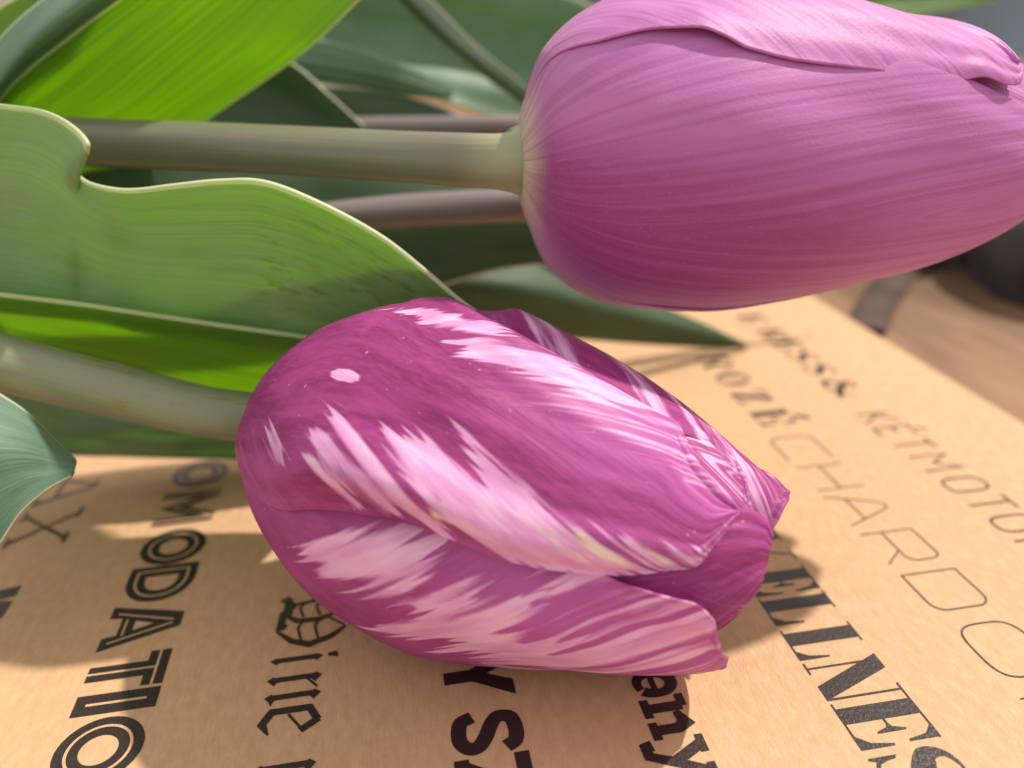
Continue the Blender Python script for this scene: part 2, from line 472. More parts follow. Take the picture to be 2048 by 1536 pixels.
# --- bold grotesque column
X0, X1 = .16, .95
L = Letter(X0, X1, 7.86, 7.12)
L.poly([(.37, 0), (.63, 0), (.63, .42), (.37, .42)]); L.poly([(.37, .40), (.63, .40), (.30, 1), (-.02, 1)]); L.poly([(.37, .40), (.63, .40), (1.02, 1), (.70, 1)]); L.build()
L = Letter(X0, X1, 6.90, 6.36)
sp = [(.93, .72), (.80, .86), (.5, .89), (.2, .84), (.15, .68), (.32, .57), (.62, .47), (.84, .36), (.86, .22), (.68, .12), (.42, .11), (.18, .16), (.08, .32)]
L.stroke([tuple(q) for q in catmull(sp, np.linspace(0, 1, 50))], .21); L.build()
L = Letter(X0, X1, 6.30, 5.72)
L.stroke([(0, .9), (1, .9)], .2); L.stroke([(0, .1), (1, .1)], .2); L.poly([(0, .1), (.32, .1), (1, .9), (.68, .9)]); L.build()

# --- fat slab lower case
X0, X1 = 2.28, 2.77
L = Letter(X0, X1, 7.18, 6.74)
L.stroke(oval(.5, .5, .36, .40, 40, 2.2, -50, 300), [.30, .24, .28, .34, .30, .22, .2]); L.stroke([(.22, .46), (.86, .46)], .14); L.build()
L = Letter(X0, X1, 6.76, 6.13)
L.stroke([(.28, .05), (.28, .9)], .27); L.stroke([(.76, .05), (.76, .62), (.66, .84), (.40, .70)], [.27, .27, .3, .16])
for a, b in ((.06, .48), (.58, .96)): L.stroke([(a, .08), (b, .08)], .2)
L.stroke([(.02, .92), (.30, .92)], .2); L.build()
L = Letter(X0, X1, 6.14, 5.62)
L.stroke([(.16, .98), (.50, .30)], .26); L.stroke([(.88, .98), (.52, .2), (.32, -.26), (.10, -.26), (.08, -.10)], [.2, .24, .22, .24, .3])
L.stroke([(-.04, .95), (.4, .95)], .18); L.stroke([(.66, .95), (1.04, .95)], .18); L.build()

# --- fat-face column (thick stems and hairlines)
def didone(ch, X0, X1, yf, yn, th=.24):
    L = Letter(X0, X1, yf, yn)
    hl = .022
    asp = abs(X1 - X0) / abs(yn - yf)
    tw = th * asp
    if ch in 'EL':
        L.stroke([(tw * .5 + .10, 0), (tw * .5 + .10, 1)], th)
        L.stroke([(-.02, .012), (.98, .012)], hl); L.stroke([(-.02, .988), (.98 if ch == 'E' else tw + .22, .988)], hl)
        L.poly([(.99, .0), (.99, .42), (.95, .42), (.88, .16), (.72, .03), (.60, .0)])
        if ch == 'E':
            L.poly([(.96, 1.0), (.96, .62), (.92, .62), (.86, .86), (.70, .97), (.58, 1.0)])
            L.stroke([(tw, .5), (.7, .5)], hl); L.poly([(.72, .32), (.72, .68), (.69, .68), (.62, .53), (.5, .5), (.62, .47), (.69, .32)])
    elif ch == 'N':
        L.stroke([(.14, 0), (.14, 1)], .03); L.stroke([(.88, 0), (.88, 1)], .03)
        L.poly([(.0, 1.0), (.36, 1.0), (.89, .0), (.56, .0)])
        L.stroke([(0, .012), (.28, .012)], hl); L.stroke([(.74, .988), (1.02, .988)], hl)
    elif ch == 'W':
        L.poly([(.02, 1), (.24, 1), (.42, 0), (.32, 0)]); L.poly([(.38, 1), (.60, 1), (.76, 0), (.66, 0)])
        L.stroke([(.36, .02), (.50, .8)], .03); L.stroke([(.70, .02), (.90, 1)], .03)
        L.stroke([(-.02, .988), (.32, .988)], hl); L.stroke([(.34, .988), (.66, .988)], hl); L.stroke([(.80, .988), (1.0, .988)], hl)
    elif ch == 'S':
        sp = [(.86, .70), (.82, .90), (.55, .97), (.22, .88), (.18, .68), (.46, .54), (.80, .38), (.82, .14), (.52, .03), (.20, .10), (.12, .32)]
        L.stroke([tuple(q) for q in catmull(sp, np.linspace(0, 1, 48))], [.03, .05, .03, .08, .22, .27, .22, .08, .03, .05, .03])
        L.poly([(.9, .66), (.9, 1.0), (.86, 1.0), (.78, .86)]); L.poly([(.08, .36), (.08, .0), (.12, .0), (.22, .14)])
    elif ch == 'R':
        L.stroke([(tw * .5 + .08, 0), (tw * .5 + .08, 1)], th); L.stroke([(0, .012), (tw + .16, .012)], hl)
        L.stroke([(0, .985), (.5, .985)] + oval(.52, .74, .34, .245, 14, 2, 90, -90) + [(tw, .495)], [.025, .03, .16, .2, .1, .025])
        L.poly([(.50, .5), (.74, .48), (.84, .12), (1.0, .06), (1.0, .0), (.78, .0), (.62, .12)])
    elif ch == 'O':
        L.stroke(oval(.5, .5, .38, .48, 44), [.24, .12, .03, .12, .24, .24, .12, .03, .12, .24], True)
    elif ch == 'Z':
        L.poly([(.62, 1), (.96, 1), (.36, 0), (.02, 0)]); L.stroke([(.05, .985), (.95, .985)], .03); L.stroke([(.05, .015), (.95, .015)], .03)
        L.poly([(.05, 1), (.05, .66), (.12, .8), (.3, .98)]); L.poly([(.97, 0), (.97, .36), (.9, .2), (.7, .02)])
    elif ch == '&':
        sp = [(.95, .55), (.78, .30), (.55, .08), (.28, .02), (.08, .22), (.18, .46), (.42, .62), (.50, .84), (.36, .98), (.20, .86), (.30, .62), (.60, .26), (.95, .02)]
        L.stroke([tuple(q) for q in catmull(sp, np.linspace(0, 1, 60))], [.04, .05, .08, .14, .2, .12, .08, .08, .06, .1, .2, .24, .1])
    return L
for ch, yf, yn in [('W', 10.15, 8.80), ('E', 8.66, 8.14), ('L', 8.10, 7.57), ('L', 7.47, 6.95), ('N', 6.90, 6.25), ('E', 6.25, 5.62), ('S', 5.56, 5.02), ('S', 4.96, 4.42)]:
    didone(ch, 4.31, 5.21, yf, yn).build()
for ch, yf, yn in [('R', 16.2, 15.48), ('O', 15.2, 14.55), ('Z', 14.25, 13.68)]:
    didone(ch, 6.50, 7.20, yf, yn, .27).build()
L = didone('E', 6.50, 7.20, 13.35, 12.72, .27); L.poly([(.45, 1.12), (.62, 1.10), (.92, 1.38), (.72, 1.44)]); L.build()
for ch, yf, yn in [('E', 18.6, 17.95), ('R', 17.5, 16.8), ('E', 16.7, 16.12), ('S', 15.95, 15.40), ('S', 15.2, 14.65), ('&', 14.40, 13.45)]:
    didone(ch, 8.48, 9.12, yf, yn, .30).build()

# --- thin wide column
def thin(ch, X0, X1, yf, yn, w):
    L = Letter(X0, X1, yf, yn)
    i = .02
    if ch == 'C': L.stroke([(1, 1 - i), (.3, 1 - i)] + oval(.24, .78, .22, .20, 8, 2, 90, 180) + oval(.24, .22, .22, .20, 8, 2, 180, 270) + [(1, i)], w)
    elif ch == 'H': L.stroke([(.02, 0), (.02, 1)], w); L.stroke([(.98, 0), (.98, 1)], w); L.stroke([(.02, .5), (.98, .5)], w)
    elif ch == 'A':
        L.stroke([(0, 0), (.36, .86)] + oval(.5, .86, .13, .12, 10, 2, 160, 20) + [(1, 0)], w); L.stroke([(.16, .36), (.84, .36)], w)
    elif ch == 'R':
        L.stroke([(.02, 0), (.02, 1 - i), (.78, 1 - i)] + oval(.80, .80, .17, .18, 8, 2, 80, 0) + oval(.80, .58, .17, .18, 8, 2, 0, -80) + [(.78, .39), (.02, .39)], w)
        L.stroke([(.62, .39), (.98, 0)], w)
    elif ch == 'D':
        L.stroke([(.02, i), (.02, 1 - i), (.72, 1 - i)] + oval(.74, .76, .23, .22, 8, 2, 90, 0) + oval(.74, .24, .23, .22, 8, 2, 0, -90) + [(.72, i)], w, True)
    elif ch == 'O': L.stroke(oval(.5, .5, .48, .48, 44, 3.4), w, True)
    elif ch == 'K': L.stroke([(.06, 0), (.06, 1)], w); L.stroke([(.06, .38), (.95, 1)], w); L.stroke([(.30, .52), (.98, 0)], w)
    elif ch == 'E':
        L.stroke([(.9, i), (.08, i), (.08, 1 - i), (.95, 1 - i)], w); L.stroke([(.08, .52), (.7, .52)], w); L.stroke([(.42, 1.14), (.72, 1.36)], w * 1.1)
    elif ch == 'T': L.stroke([(0, 1 - i), (1, 1 - i)], w); L.stroke([(.5, 0), (.5, 1)], w)
    elif ch == 'M': L.stroke([(.04, 0), (.08, 1 - i), (.5, .42), (.92, 1 - i), (.96, 0)], w)
    return L
for ch, yf, yn in [('C', 12.22, 11.40), ('H', 11.16, 10.40), ('A', 10.22, 9.40), ('R', 9.17, 8.42), ('D', 8.19, 7.40), ('O', 7.14, 6.20), ('N', 5.95, 5.2)]:
    if ch == 'N':
        L = Letter(6.36, 7.17, yf, yn); L.stroke([(.02, 0), (.02, 1), (.98, 0), (.98, 1)], .026); L.build()
    else: thin(ch, 6.36, 7.17, yf, yn, .030).build()
for ch, yf, yn in [('K', 12.76, 12.36), ('E', 12.20, 11.82), ('T', 11.68, 11.28), ('M', 11.09, 10.56), ('O', 10.30, 9.88), ('T', 9.70, 9.32), ('O', 9.17, 8.76), ('R', 8.56, 8.16)]:
    L = thin(ch, 8.35, 9.04, yf, yn, .062)
    L.build()

# --- typewriter column at the left edge
X0, X1 = -6.18, -5.28
L = Letter(X0, X1, 13.72, 12.72)
L.stroke([(.06, .03), (.46, .98)], .07); L.stroke([(.94, .03), (.50, .98)], .09); L.stroke([(.22, .34), (.78, .34)], .06)
L.stroke([(-.02, .03), (.24, .03)], .06); L.stroke([(.74, .03), (1.02, .03)], .06); L.stroke([(.3, .97), (.52, .97)], .06); L.build()
L = Letter(X0, X1, 12.50, 11.55)
L.stroke([(.08, .03), (.90, .97)], .08); L.stroke([(.92, .03), (.12, .97)], .08)
for a, b in ((-.04, .26), (.74, 1.04)):
    L.stroke([(a, .03), (b, .03)], .06); L.stroke([(a, .97), (b, .97)], .07)
L.build()
L = Letter(-6.18, -5.52, 10.50, 9.40)
L.poly([(0, 1), (.22, 1), (.36, 0), (.14, 0)]); L.poly([(.32, 1), (.52, 1), (.36, 0), (.22, 0)]); L.poly([(.44, 1), (.64, 1), (.80, 0), (.60, 0)]); L.poly([(.80, 1), (1.0, 1), (.80, 0), (.66, 0)]); L.build()

# ------------------------------------------------------------------ flowers
class Flower:
    def __init__(s, base, yaw, pitch, profile):
        s.b = np.array(base, float)
        s.a = np.array([math.cos(yaw) * math.cos(pitch), math.sin(yaw) * math.cos(pitch), math.sin(pitch)])
        s.f = np.array([math.sin(yaw), -math.cos(yaw), 0.0])
        s.u = np.cross(s.f, s.a)
        if s.u[2] < 0: s.u = -s.u
        P = np.array(profile, float)
        d = np.concatenate([[0], np.cumsum(np.linalg.norm(np.diff(P, axis=0), axis=1))])
        s.len = d[-1]
        s.pd, s.P = d / d[-1], P
    def prof(s, t):
        """t = arc-length fraction from stem to tip -> axial x, radius r"""
        return pchip(s.pd, s.P[:, 0], t), pchip(s.pd, s.P[:, 1], t)

def noise1(rng, n, k):
    c = rng.normal(0, 1, k)
    return catmull(c, np.linspace(0, 1, n))

SV = []          # across-petal position used for the veins, filled by petal_grid
def petal_grid(fl, spec, N=150, Mn=110):
    """spec: t knots, lo/hi edge angles (degrees, 0 = towards the viewer, 90 = up), dr radial offsets
    lo/hi/dr knots, tilt (radius change across), bulge, curl at either edge"""
    tk = spec['t']
    tmax = tk[-1]
    tau = np.linspace(0, 1, N)
    tau = 1 - (1 - tau) ** 1.25          # denser towards the tip
    t = tau * tmax
    s = np.linspace(-1, 1, Mn)
    lo = pchip(tk, spec['lo'], t); hi = pchip(tk, spec['hi'], t)
    dr = pchip(tk, spec['dr'], t)
    x, r = fl.prof(t)
    T, Sx = np.meshgrid(t, s, indexing='ij')
    ph = np.radians(lo[:, None] + (hi - lo)[:, None] * (Sx + 1) / 2)
    R = (r + dr)[:, None] * np.ones_like(Sx)
    R += spec.get('tilt', 0.0) * Sx * sstep(0, .3, T / tmax)
    if 'tuck' in spec: R -= pchip(tk, spec['tuck'], t)[:, None] * sstep(104, 66, np.degrees(ph))
    if 'roll_lo' in spec: R += pchip(tk, spec['roll_lo'], t)[:, None] * np.exp(-((Sx + .70) / .24) ** 2)
    R -= spec.get('flat', 0.0) * Sx ** 2 * sstep(0, .25, T / tmax)
    R += spec.get('keel', 0.0) * np.exp(-(Sx / 0.12) ** 2) * sstep(.1, .4, T / tmax)
    cl, ch = spec.get('curl_lo'), spec.get('curl_hi')
    if cl is not None: R += pchip(tk, cl, t)[:, None] * sstep(-.70, -1.0, Sx)
    if ch is not None: R += pchip(tk, ch, t)[:, None] * sstep(spec.get('curl_from', .70), 1.0, Sx)
    rng = np.random.default_rng(spec.get('seed', 1))
    for k in range(5):
        a, b, c, amp = rng.uniform(2, 7), rng.uniform(1, 4), rng.uniform(0, 6.28), rng.uniform(.5, 1)
        R += 0.012 * amp * np.sin(a * T * 3 + b * Sx * 2 + c) * sstep(.05, .3, T)
    # longitudinal ripples, stronger at the margins
    R += spec.get('rip', 0.010) * np.sin(Sx * 26 + T * 4 + spec.get('seed', 1)) * (0.35 + Sx ** 2) * sstep(.1, .4, T)
    R = np.maximum(R, 0.05)
    X = x[:, None] + 0 * Sx
    X = X + spec.get('lean', 0.0) * Sx * sstep(.6, 1, T / tmax)
    V = (fl.b + X[..., None] * fl.a + (R * np.cos(ph))[..., None] * fl.f + (R * np.sin(ph))[..., None] * fl.u)
    SV.clear(); SV.append((np.degrees(ph) - spec.get('mid', (spec['lo'][-1] + spec['hi'][-1]) / 2)) / spec.get('half', 52.0))
    return T / tmax, Sx, V

def vein_coords(spec, T, Sx):
    """cross-vein coordinate: veins leave the midrib and curve out to the margin"""
    sa = np.sqrt(Sx ** 2 + 0.0016)
    return spec.get('pin', 0.85) * T - 0.50 * sa ** 0.62, sa

def strand(seed, q, cell):
    """random value per vein, smooth between neighbouring veins"""
    r = np.random.default_rng(seed).uniform(-1, 1, 4096)
    x = (q + 3.0) / cell; i = np.floor(x).astype(int); f = x - i; f = f * f * (3 - 2 * f)
    return r[i % 4096] * (1 - f) + r[(i + 1) % 4096] * f

def petal(fl, spec, mat, parent, field=None, N=150, Mn=110):
    T, Sx, V = petal_grid(fl, spec, N, Mn)
    sv = SV[0]
    q, sa = vein_coords(spec, T, sv)
    vein_x = q + 3.1 * spec.get('seed', 1) 
    vein_y = sa * 1.6 + T * 0.8
    attrs = {
        'uvp': ('FLOAT_VECTOR', np.stack([T, Sx, np.full_like(T, spec.get('seed', 1) * 1.7)], -1)),
        'vein': ('FLOAT_VECTOR', np.stack([vein_x, vein_y, 0 * T], -1)),
    }
    if field is not None:
        # every vein carries its colour a little farther or less far than its neighbours
        sd = spec.get('seed', 1) * 10
        n = 0.55 * strand(sd, q + 2 * (sv > 0), 0.008) + 0.6 * strand(sd + 1, q + 2 * (sv > 0), 0.021) 
        dS = 0.115 * n
        S2 = np.clip(Sx + np.sign(sv) * dS, -1.05, 1.05)
        T2_ = T + 0.31 * np.maximum(sa, .12) ** -0.38 * dS
        fl_, cr_, li_ = field(T2_, S2)
        st = 0.6 * strand(77 + spec.get('seed', 1), q, 0.010) + 0.55 * strand(99 + spec.get('seed', 1), q, 0.023)
        if spec.get('seed') in (3, 5, 6): st = 0.9 * strand(55 + spec['seed'], q, 0.030) + 0.4 * strand(99, q, 0.011)
        fl_ = fl_ + 0.34 * st * np.exp(-((fl_ - .45) / .28) ** 2)
        fl_ = fl_ + (.34 - fl_) * .7 * sstep(.93, .99, T)
        if spec.get('seed') == 1:                       # one round pale spot near the base of the upper petal
            fl_ = np.maximum(fl_, 1.0 * sstep(.19, .06, np.hypot((T - .387) * 7 / 1.5, (Sx + .126) * 1.8 / .62) + .03 * n))
        attrs['pale_mask'] = ('FLOAT', fl_); attrs['cream'] = ('FLOAT', cr_); attrs['lilac'] = ('FLOAT', li_)
    o = link_mesh('petal', V.reshape(-1, 3), grid_faces(N, Mn), mat, parent, attrs=attrs)
    sol = o.modifiers.new('thickness', 'SOLIDIFY'); sol.thickness = 0.022 * S; sol.offset = -1
    return o

def tube(name, pts, rad, mat, parent, seed=0, nseg=60, nr=28, bumps=0.0):
    P = np.array(pts, float)
    u = np.linspace(0, 1, nseg)
    C_ = catmull(P, u)
    r = np.interp(u, np.linspace(0, 1, len(rad)), rad) if not np.isscalar(rad) else np.full(nseg, rad)
    T_ = np.gradient(C_, axis=0); T_ /= np.linalg.norm(T_, axis=1)[:, None]
    upv = np.array([0, 0, 1.])
    verts, luv, al = [], [], []
    dist = np.concatenate([[0], np.cumsum(np.linalg.norm(np.diff(C_, axis=0), axis=1))])
    for i in range(nseg):
        n1 = np.cross(T_[i], upv); n1 /= np.linalg.norm(n1); n2 = np.cross(n1, T_[i])
        for j in range(nr):
            a = 2 * math.pi * j / nr
            rr = r[i] * (1 + 0.02 * math.sin(3 * a + i * .2 + seed))
            verts.append(C_[i] + rr * (math.cos(a) * n1 + math.sin(a) * n2))
            luv.append((dist[i], abs(math.pi - a), seed)); al.append(dist[i] / dist[-1])
    faces = [(i * nr + j, i * nr + (j + 1) % nr, (i + 1) * nr + (j + 1) % nr, (i + 1) * nr + j) for i in range(nseg - 1) for j in range(nr)]
    faces += [tuple(range(nr))[::-1], tuple((nseg - 1) * nr + j for j in range(nr))]
    return link_mesh(name, verts, faces, mat, parent, attrs={'luv': ('FLOAT_VECTOR', luv), 'along': ('FLOAT', al)})

# ---- the striped tulip lying on the paper
T1 = Flower((-1.62, 10.05, 2.30), -.56, -.10,
            [(0, .22), (-.04, .5), (.08, .82), (.42, 1.2), (.95, 1.56), (1.75, 1.90), (2.7, 2.02), (3.8, 1.82), (4.9, 1.44), (5.6, 1.06), (6.05, .72), (6.3, .35)])
tul1 = empty('striped_tulip', (-1.62, 10.05, 0.0), 'purple tulip flower with white and pink flame streaks lying on the paper', 'tulip')
TK = [0, .08, .16, .30, .45, .55, .65, .75, .82, .87, .91, .94, .965]
PET1 = {
 'D': dict(t=[0, .1, .3, .45, .48, .50, .56, .66, .74, .80, .857, .885, .93, .965, .985, 1.0], lo=[104, 108, 104, 90, 84, 80, 77, 75, 76, 84, 92, 88, 68, 60, 74, 100], hi=[225, 235, 238, 232, 231, 230, 227, 218, 206, 196, 182, 172, 150, 132, 120, 111],
           dr=[0, -.04, -.06, -.05, -.02, .04, .02, .01, .01, .01, .03, .05, .12, .22, .30, .38], tuck=[0, 0, 0, 0, 0, 0, .02, .03, .03, .05, .10, .16, .22, .22, .15, 0], mid=150, half=80, pin=1.4, seed=3),
 'F': dict(t=[0, .1, .3, .6, .8, .9, .95], lo=[165, 165, 170, 175, 180, 190, 225], hi=[285, 290, 290, 280, 270, 255, 226], dr=[-.05, -.1, -.16, -.16, -.14, -.1, -.05], seed=4),
 'C': dict(t=[0, .1, .3, .6, .75, .80, .862, .905, .922, .935], lo=[40, 38, 38, 38, 38, 40, 44, 50, 55, 60], hi=[165, 165, 165, 155, 135, 118, 103, 87, 72, 61], dr=[-.05, -.1, -.14, -.14, -.08, -.03, .02, .04, .04, .04], mid=80, half=70, pin=1.1, seed=5),
 'E': dict(t=[0, .1, .3, .6, .75, .85, .90, .94, .965, .985], lo=[-80, -80, -78, -70, -62, -48, -36, -20, -6, 8], hi=[45, 45, 48, 52, 54, 56, 62, 66, 66, 60], dr=[-.05, -.1, -.14, -.14, -.08, -.03, .05, .10, .14, .16], seed=6),
 'B': dict(t=[0, .08, .2, .35, .5, .62, .70, .80, .88, .915, .935, .948], lo=[-105, -112, -118, -120, -118, -113, -108, -101, -92, -78, -62, -47], hi=[25, 35, 45, 42, 34, 24, 17, 12, 11, 3, -22, -45],
           dr=[0, .0, .02, .04, .06, .09, .13, .22, .34, .39, .42, .43], tilt=-.05, curl_hi=[0, -.12, -.26, -.32, -.32, -.26, -.16, -.02, .06, .04, 0, 0], mid=-42, half=75, curl_from=.45, seed=2),
 'A': dict(t=[0, .1, .2, .28, .38, .44, .5, .566, .632, .692, .754, .792, .815, .837, .87, .89, .905, .914], lo=[0, -2, 0, 5, 14, 17, 19, 17, 14, 13, 13, 14.5, 16, 18, 21, 34, 49, 58], hi=[108, 116, 118, 117, 106, 95, 87.5, 86, 85, 84.5, 85, 86, 79, 72, 66.5, 63, 61, 59],
           dr=[.0, .02, .03, .04, .05, .06, .07, .08, .08, .08, .08, .08, .08, .08, .08, .08, .08, .08], curl_lo=[0, -.02, -.04, -.06, -.07, -.08, -.08, -.08, -.08, -.08, -.08, -.07, -.06, -.05, -.03, -.02, 0, 0], roll_lo=[0, .05, .10, .13, .15, .15, .15, .14, .13, .11, .08, .06, .05, .03, .02, 0, 0, 0], mid=58, half=50, seed=1),
}
# pale flames of the two front petals, outlined on the petal itself (0..1 base to tip, -1..1 margin to margin)
PATCH = {'A': [
   [(0.244, -0.518), (0.276, -0.548), (0.343, -0.698), (0.339, -0.719), (0.294, -0.618)] ,
   [(0.272, -0.518), (0.29, -0.528), (0.348, -0.678), (0.343, -0.698)] ,
   [(0.383, -0.648), (0.392, -0.648), (0.439, -0.729), (0.474, -0.849), (0.469, -0.899), (0.435, -0.779)] ,
   [(0.396, -0.568), (0.414, -0.548), (0.469, -0.668), (0.516, -0.749), (0.553, -0.899), (0.545, -0.99), (0.503, -0.819), (0.461, -0.719), (0.435, -0.678)] ,
   [(0.396, -0.377), (0.409, -0.387), (0.461, -0.497), (0.507, -0.608), (0.549, -0.739), (0.59, -0.859), (0.622, -0.849), (0.61, -0.96), (0.565, -0.92), (0.537, -0.779), (0.491, -0.658), (0.444, -0.538)] ,
   [(0.478, -0.367), (0.503, -0.367), (0.528, -0.296), (0.557, -0.337), (0.578, -0.407), (0.606, -0.427), (0.641, -0.538), (0.665, -0.588), (0.692, -0.688), (0.718, -0.769), (0.733, -0.97), (0.711, -0.95), (0.68, -0.91), (0.653, -0.829), (0.622, -0.799), (0.598, -0.749), (0.561, -0.688), (0.582, -0.648), (0.545, -0.598), (0.516, -0.508)] ,
   [(0.602, -0.176), (0.622, -0.176), (0.641, -0.266), (0.677, -0.337), (0.718, -0.397), (0.744, -0.497), (0.784, -0.608), (0.816, -0.688), (0.853, -0.769), (0.885, -0.93), (0.839, -1.0), (0.802, -1.0), (0.766, -1.0), (0.729, -0.96), (0.696, -0.729), (0.661, -0.628), (0.641, -0.497)] ,
   [(0.374, 0.578), (0.431, 0.658), (0.491, 0.749), (0.545, 0.859), (0.586, 0.839), (0.553, 0.739), (0.486, 0.608), (0.422, 0.497)] ,
   [(0.541, 0.588), (0.586, 0.688), (0.638, 0.829), (0.696, 1.0), (0.763, 1.0), (0.833, 1.0), (0.862, 1.0), (0.816, 0.96), (0.773, 0.688), (0.722, 0.598), (0.669, 0.568), (0.614, 0.528), (0.586, 0.508), (0.561, 0.538)] ,
], 'B': [
   [(0.312, 0.357), (0.379, 0.437), (0.439, 0.528), (0.499, 0.648), (0.528, 0.698), (0.537, 0.709), (0.557, 0.729), (0.565, 0.688), (0.549, 0.608), (0.532, 0.548), (0.486, 0.457), (0.439, 0.387), (0.387, 0.347), (0.401, 0.387), (0.343, 0.357)] ,
   [(0.537, 0.417), (0.569, 0.497), (0.598, 0.568), (0.634, 0.638), (0.638, 0.618), (0.602, 0.497), (0.641, 0.548), (0.68, 0.658), (0.707, 0.729), (0.718, 0.698), (0.684, 0.558), (0.653, 0.447), (0.688, 0.487), (0.733, 0.558), (0.759, 0.538), (0.798, 0.457), (0.77, 0.126), (0.711, 0.156), (0.649, 0.186), (0.614, 0.206), (0.586, 0.286), (0.549, 0.296), (0.495, 0.256), (0.557, 0.357), (0.578, 0.417)] ,
]}

def signed(poly, T, Sx):
    """signed distance (cm, + inside) to an outline on the petal"""
    P = np.array(poly) * np.array([7.0, 1.8]); X = T * 7.0; Y = Sx * 1.8
    d = np.full(T.shape, 1e9); ins = np.zeros(T.shape, bool)
    for k in range(len(P)):
        a, b = P[k], P[(k + 1) % len(P)]
        e = b - a; L2 = e @ e + 1e-12
        h = np.clip(((X - a[0]) * e[0] + (Y - a[1]) * e[1]) / L2, 0, 1)
        d = np.minimum(d, np.hypot(X - a[0] - h * e[0], Y - a[1] - h * e[1]))
        c = ((a[1] > Y) != (b[1] > Y))
        with np.errstate(divide='ignore', invalid='ignore'):
            xi = (b[0] - a[0]) * (Y - a[1]) / (b[1] - a[1] + 1e-12) + a[0]
        ins ^= c & (X < xi)
    return np.where(ins, d, -d)
def blob(T, Sx, t0, s0, rt, rs): return np.exp(-(((T - t0) / rt) ** 2 + ((Sx - s0) / rs) ** 2))
def flame_field(key):
    def field(T, Sx):
        a = np.abs(Sx)
        if key in PATCH:
            sd = np.max([signed(q, T, Sx) for q in PATCH[key]], axis=0)
            if key == 'A':
                pass
            fl_ = np.clip(.56 + sd * 3.2, 0.0, 1.0)
            if key == 'A':
                fl_ = np.maximum(fl_, .52 * sstep(.66, .80, T) * sstep(-.35, -.7, Sx))
                fl_ = np.maximum(fl_, .40 * sstep(.50, .72, T) * sstep(.1, .5, Sx))
                cr_ = 0.62 * np.maximum(blob(T, Sx, .62, -.85, .10, .16), blob(T, Sx, .80, -.72, .12, .28)) + .5 * blob(T, Sx, .92, -.8, .05, .2)
                li_ = np.clip(sstep(.55, .85, T) * sstep(-.45, .3, Sx) + .7 * sstep(.45, .8, T) * sstep(-.2, -.7, Sx) + .8 * sstep(-.55, -.9, Sx) * sstep(.42, .30, T), 0, 1)
            else:
                fl_ = np.maximum(fl_, .50 * sstep(.66, .80, T) * sstep(0.0, .35, Sx))
                fl_ = np.maximum(fl_, .44 * sstep(.5, .7, T) * sstep(.9, .3, Sx))
                cr_ = .45 * blob(T, Sx, .82, .5, .05, .3)
                li_ = np.clip(.85 * sstep(.50, .8, T) + .55 * sstep(.62, .9, Sx) + .35, 0, 1) * sstep(1.3, .8, Sx)
        else:
            fl_ = .34 + .12 * sstep(.2, .8, a)
            cr_ = 0 * T
            li_ = .25 + .5 * sstep(.3, 1, a) * sstep(.4, .9, T)
            if key == 'D': fl_ = fl_ * 0 + .38; li_ = li_ * .25
            if key == 'C': fl_ = fl_ * 0 + .44; li_ = li_ * .5
            if key == 'E': fl_ = fl_ * .55; li_ = li_ * .4
        return fl_, cr_, li_
    return field
for key in ('D', 'F', 'C', 'E', 'B', 'A'):
    petal(T1, PET1[key], STRIPED, tul1, flame_field(key), *((340, 240) if key in 'AB' else (260, 180)))
STEM1 = mat_stem('pale_stem', (0.18, 0.235, 0.105), (0.20, 0.19, 0.14), rub=(0.17, 0.13, 0.02))
b = T1.b; a_ = T1.a
s_end = at(-160, 665, 10.5)
tube('stem', [s_end, at(0, 722, 10.5), at(220, 778, 10.55), at(400, 822, 10.7), b - a_ * .35, b + a_ * .12], [.36, .36, .35, .33, .33, .40], STEM1, tul1, 1.3)

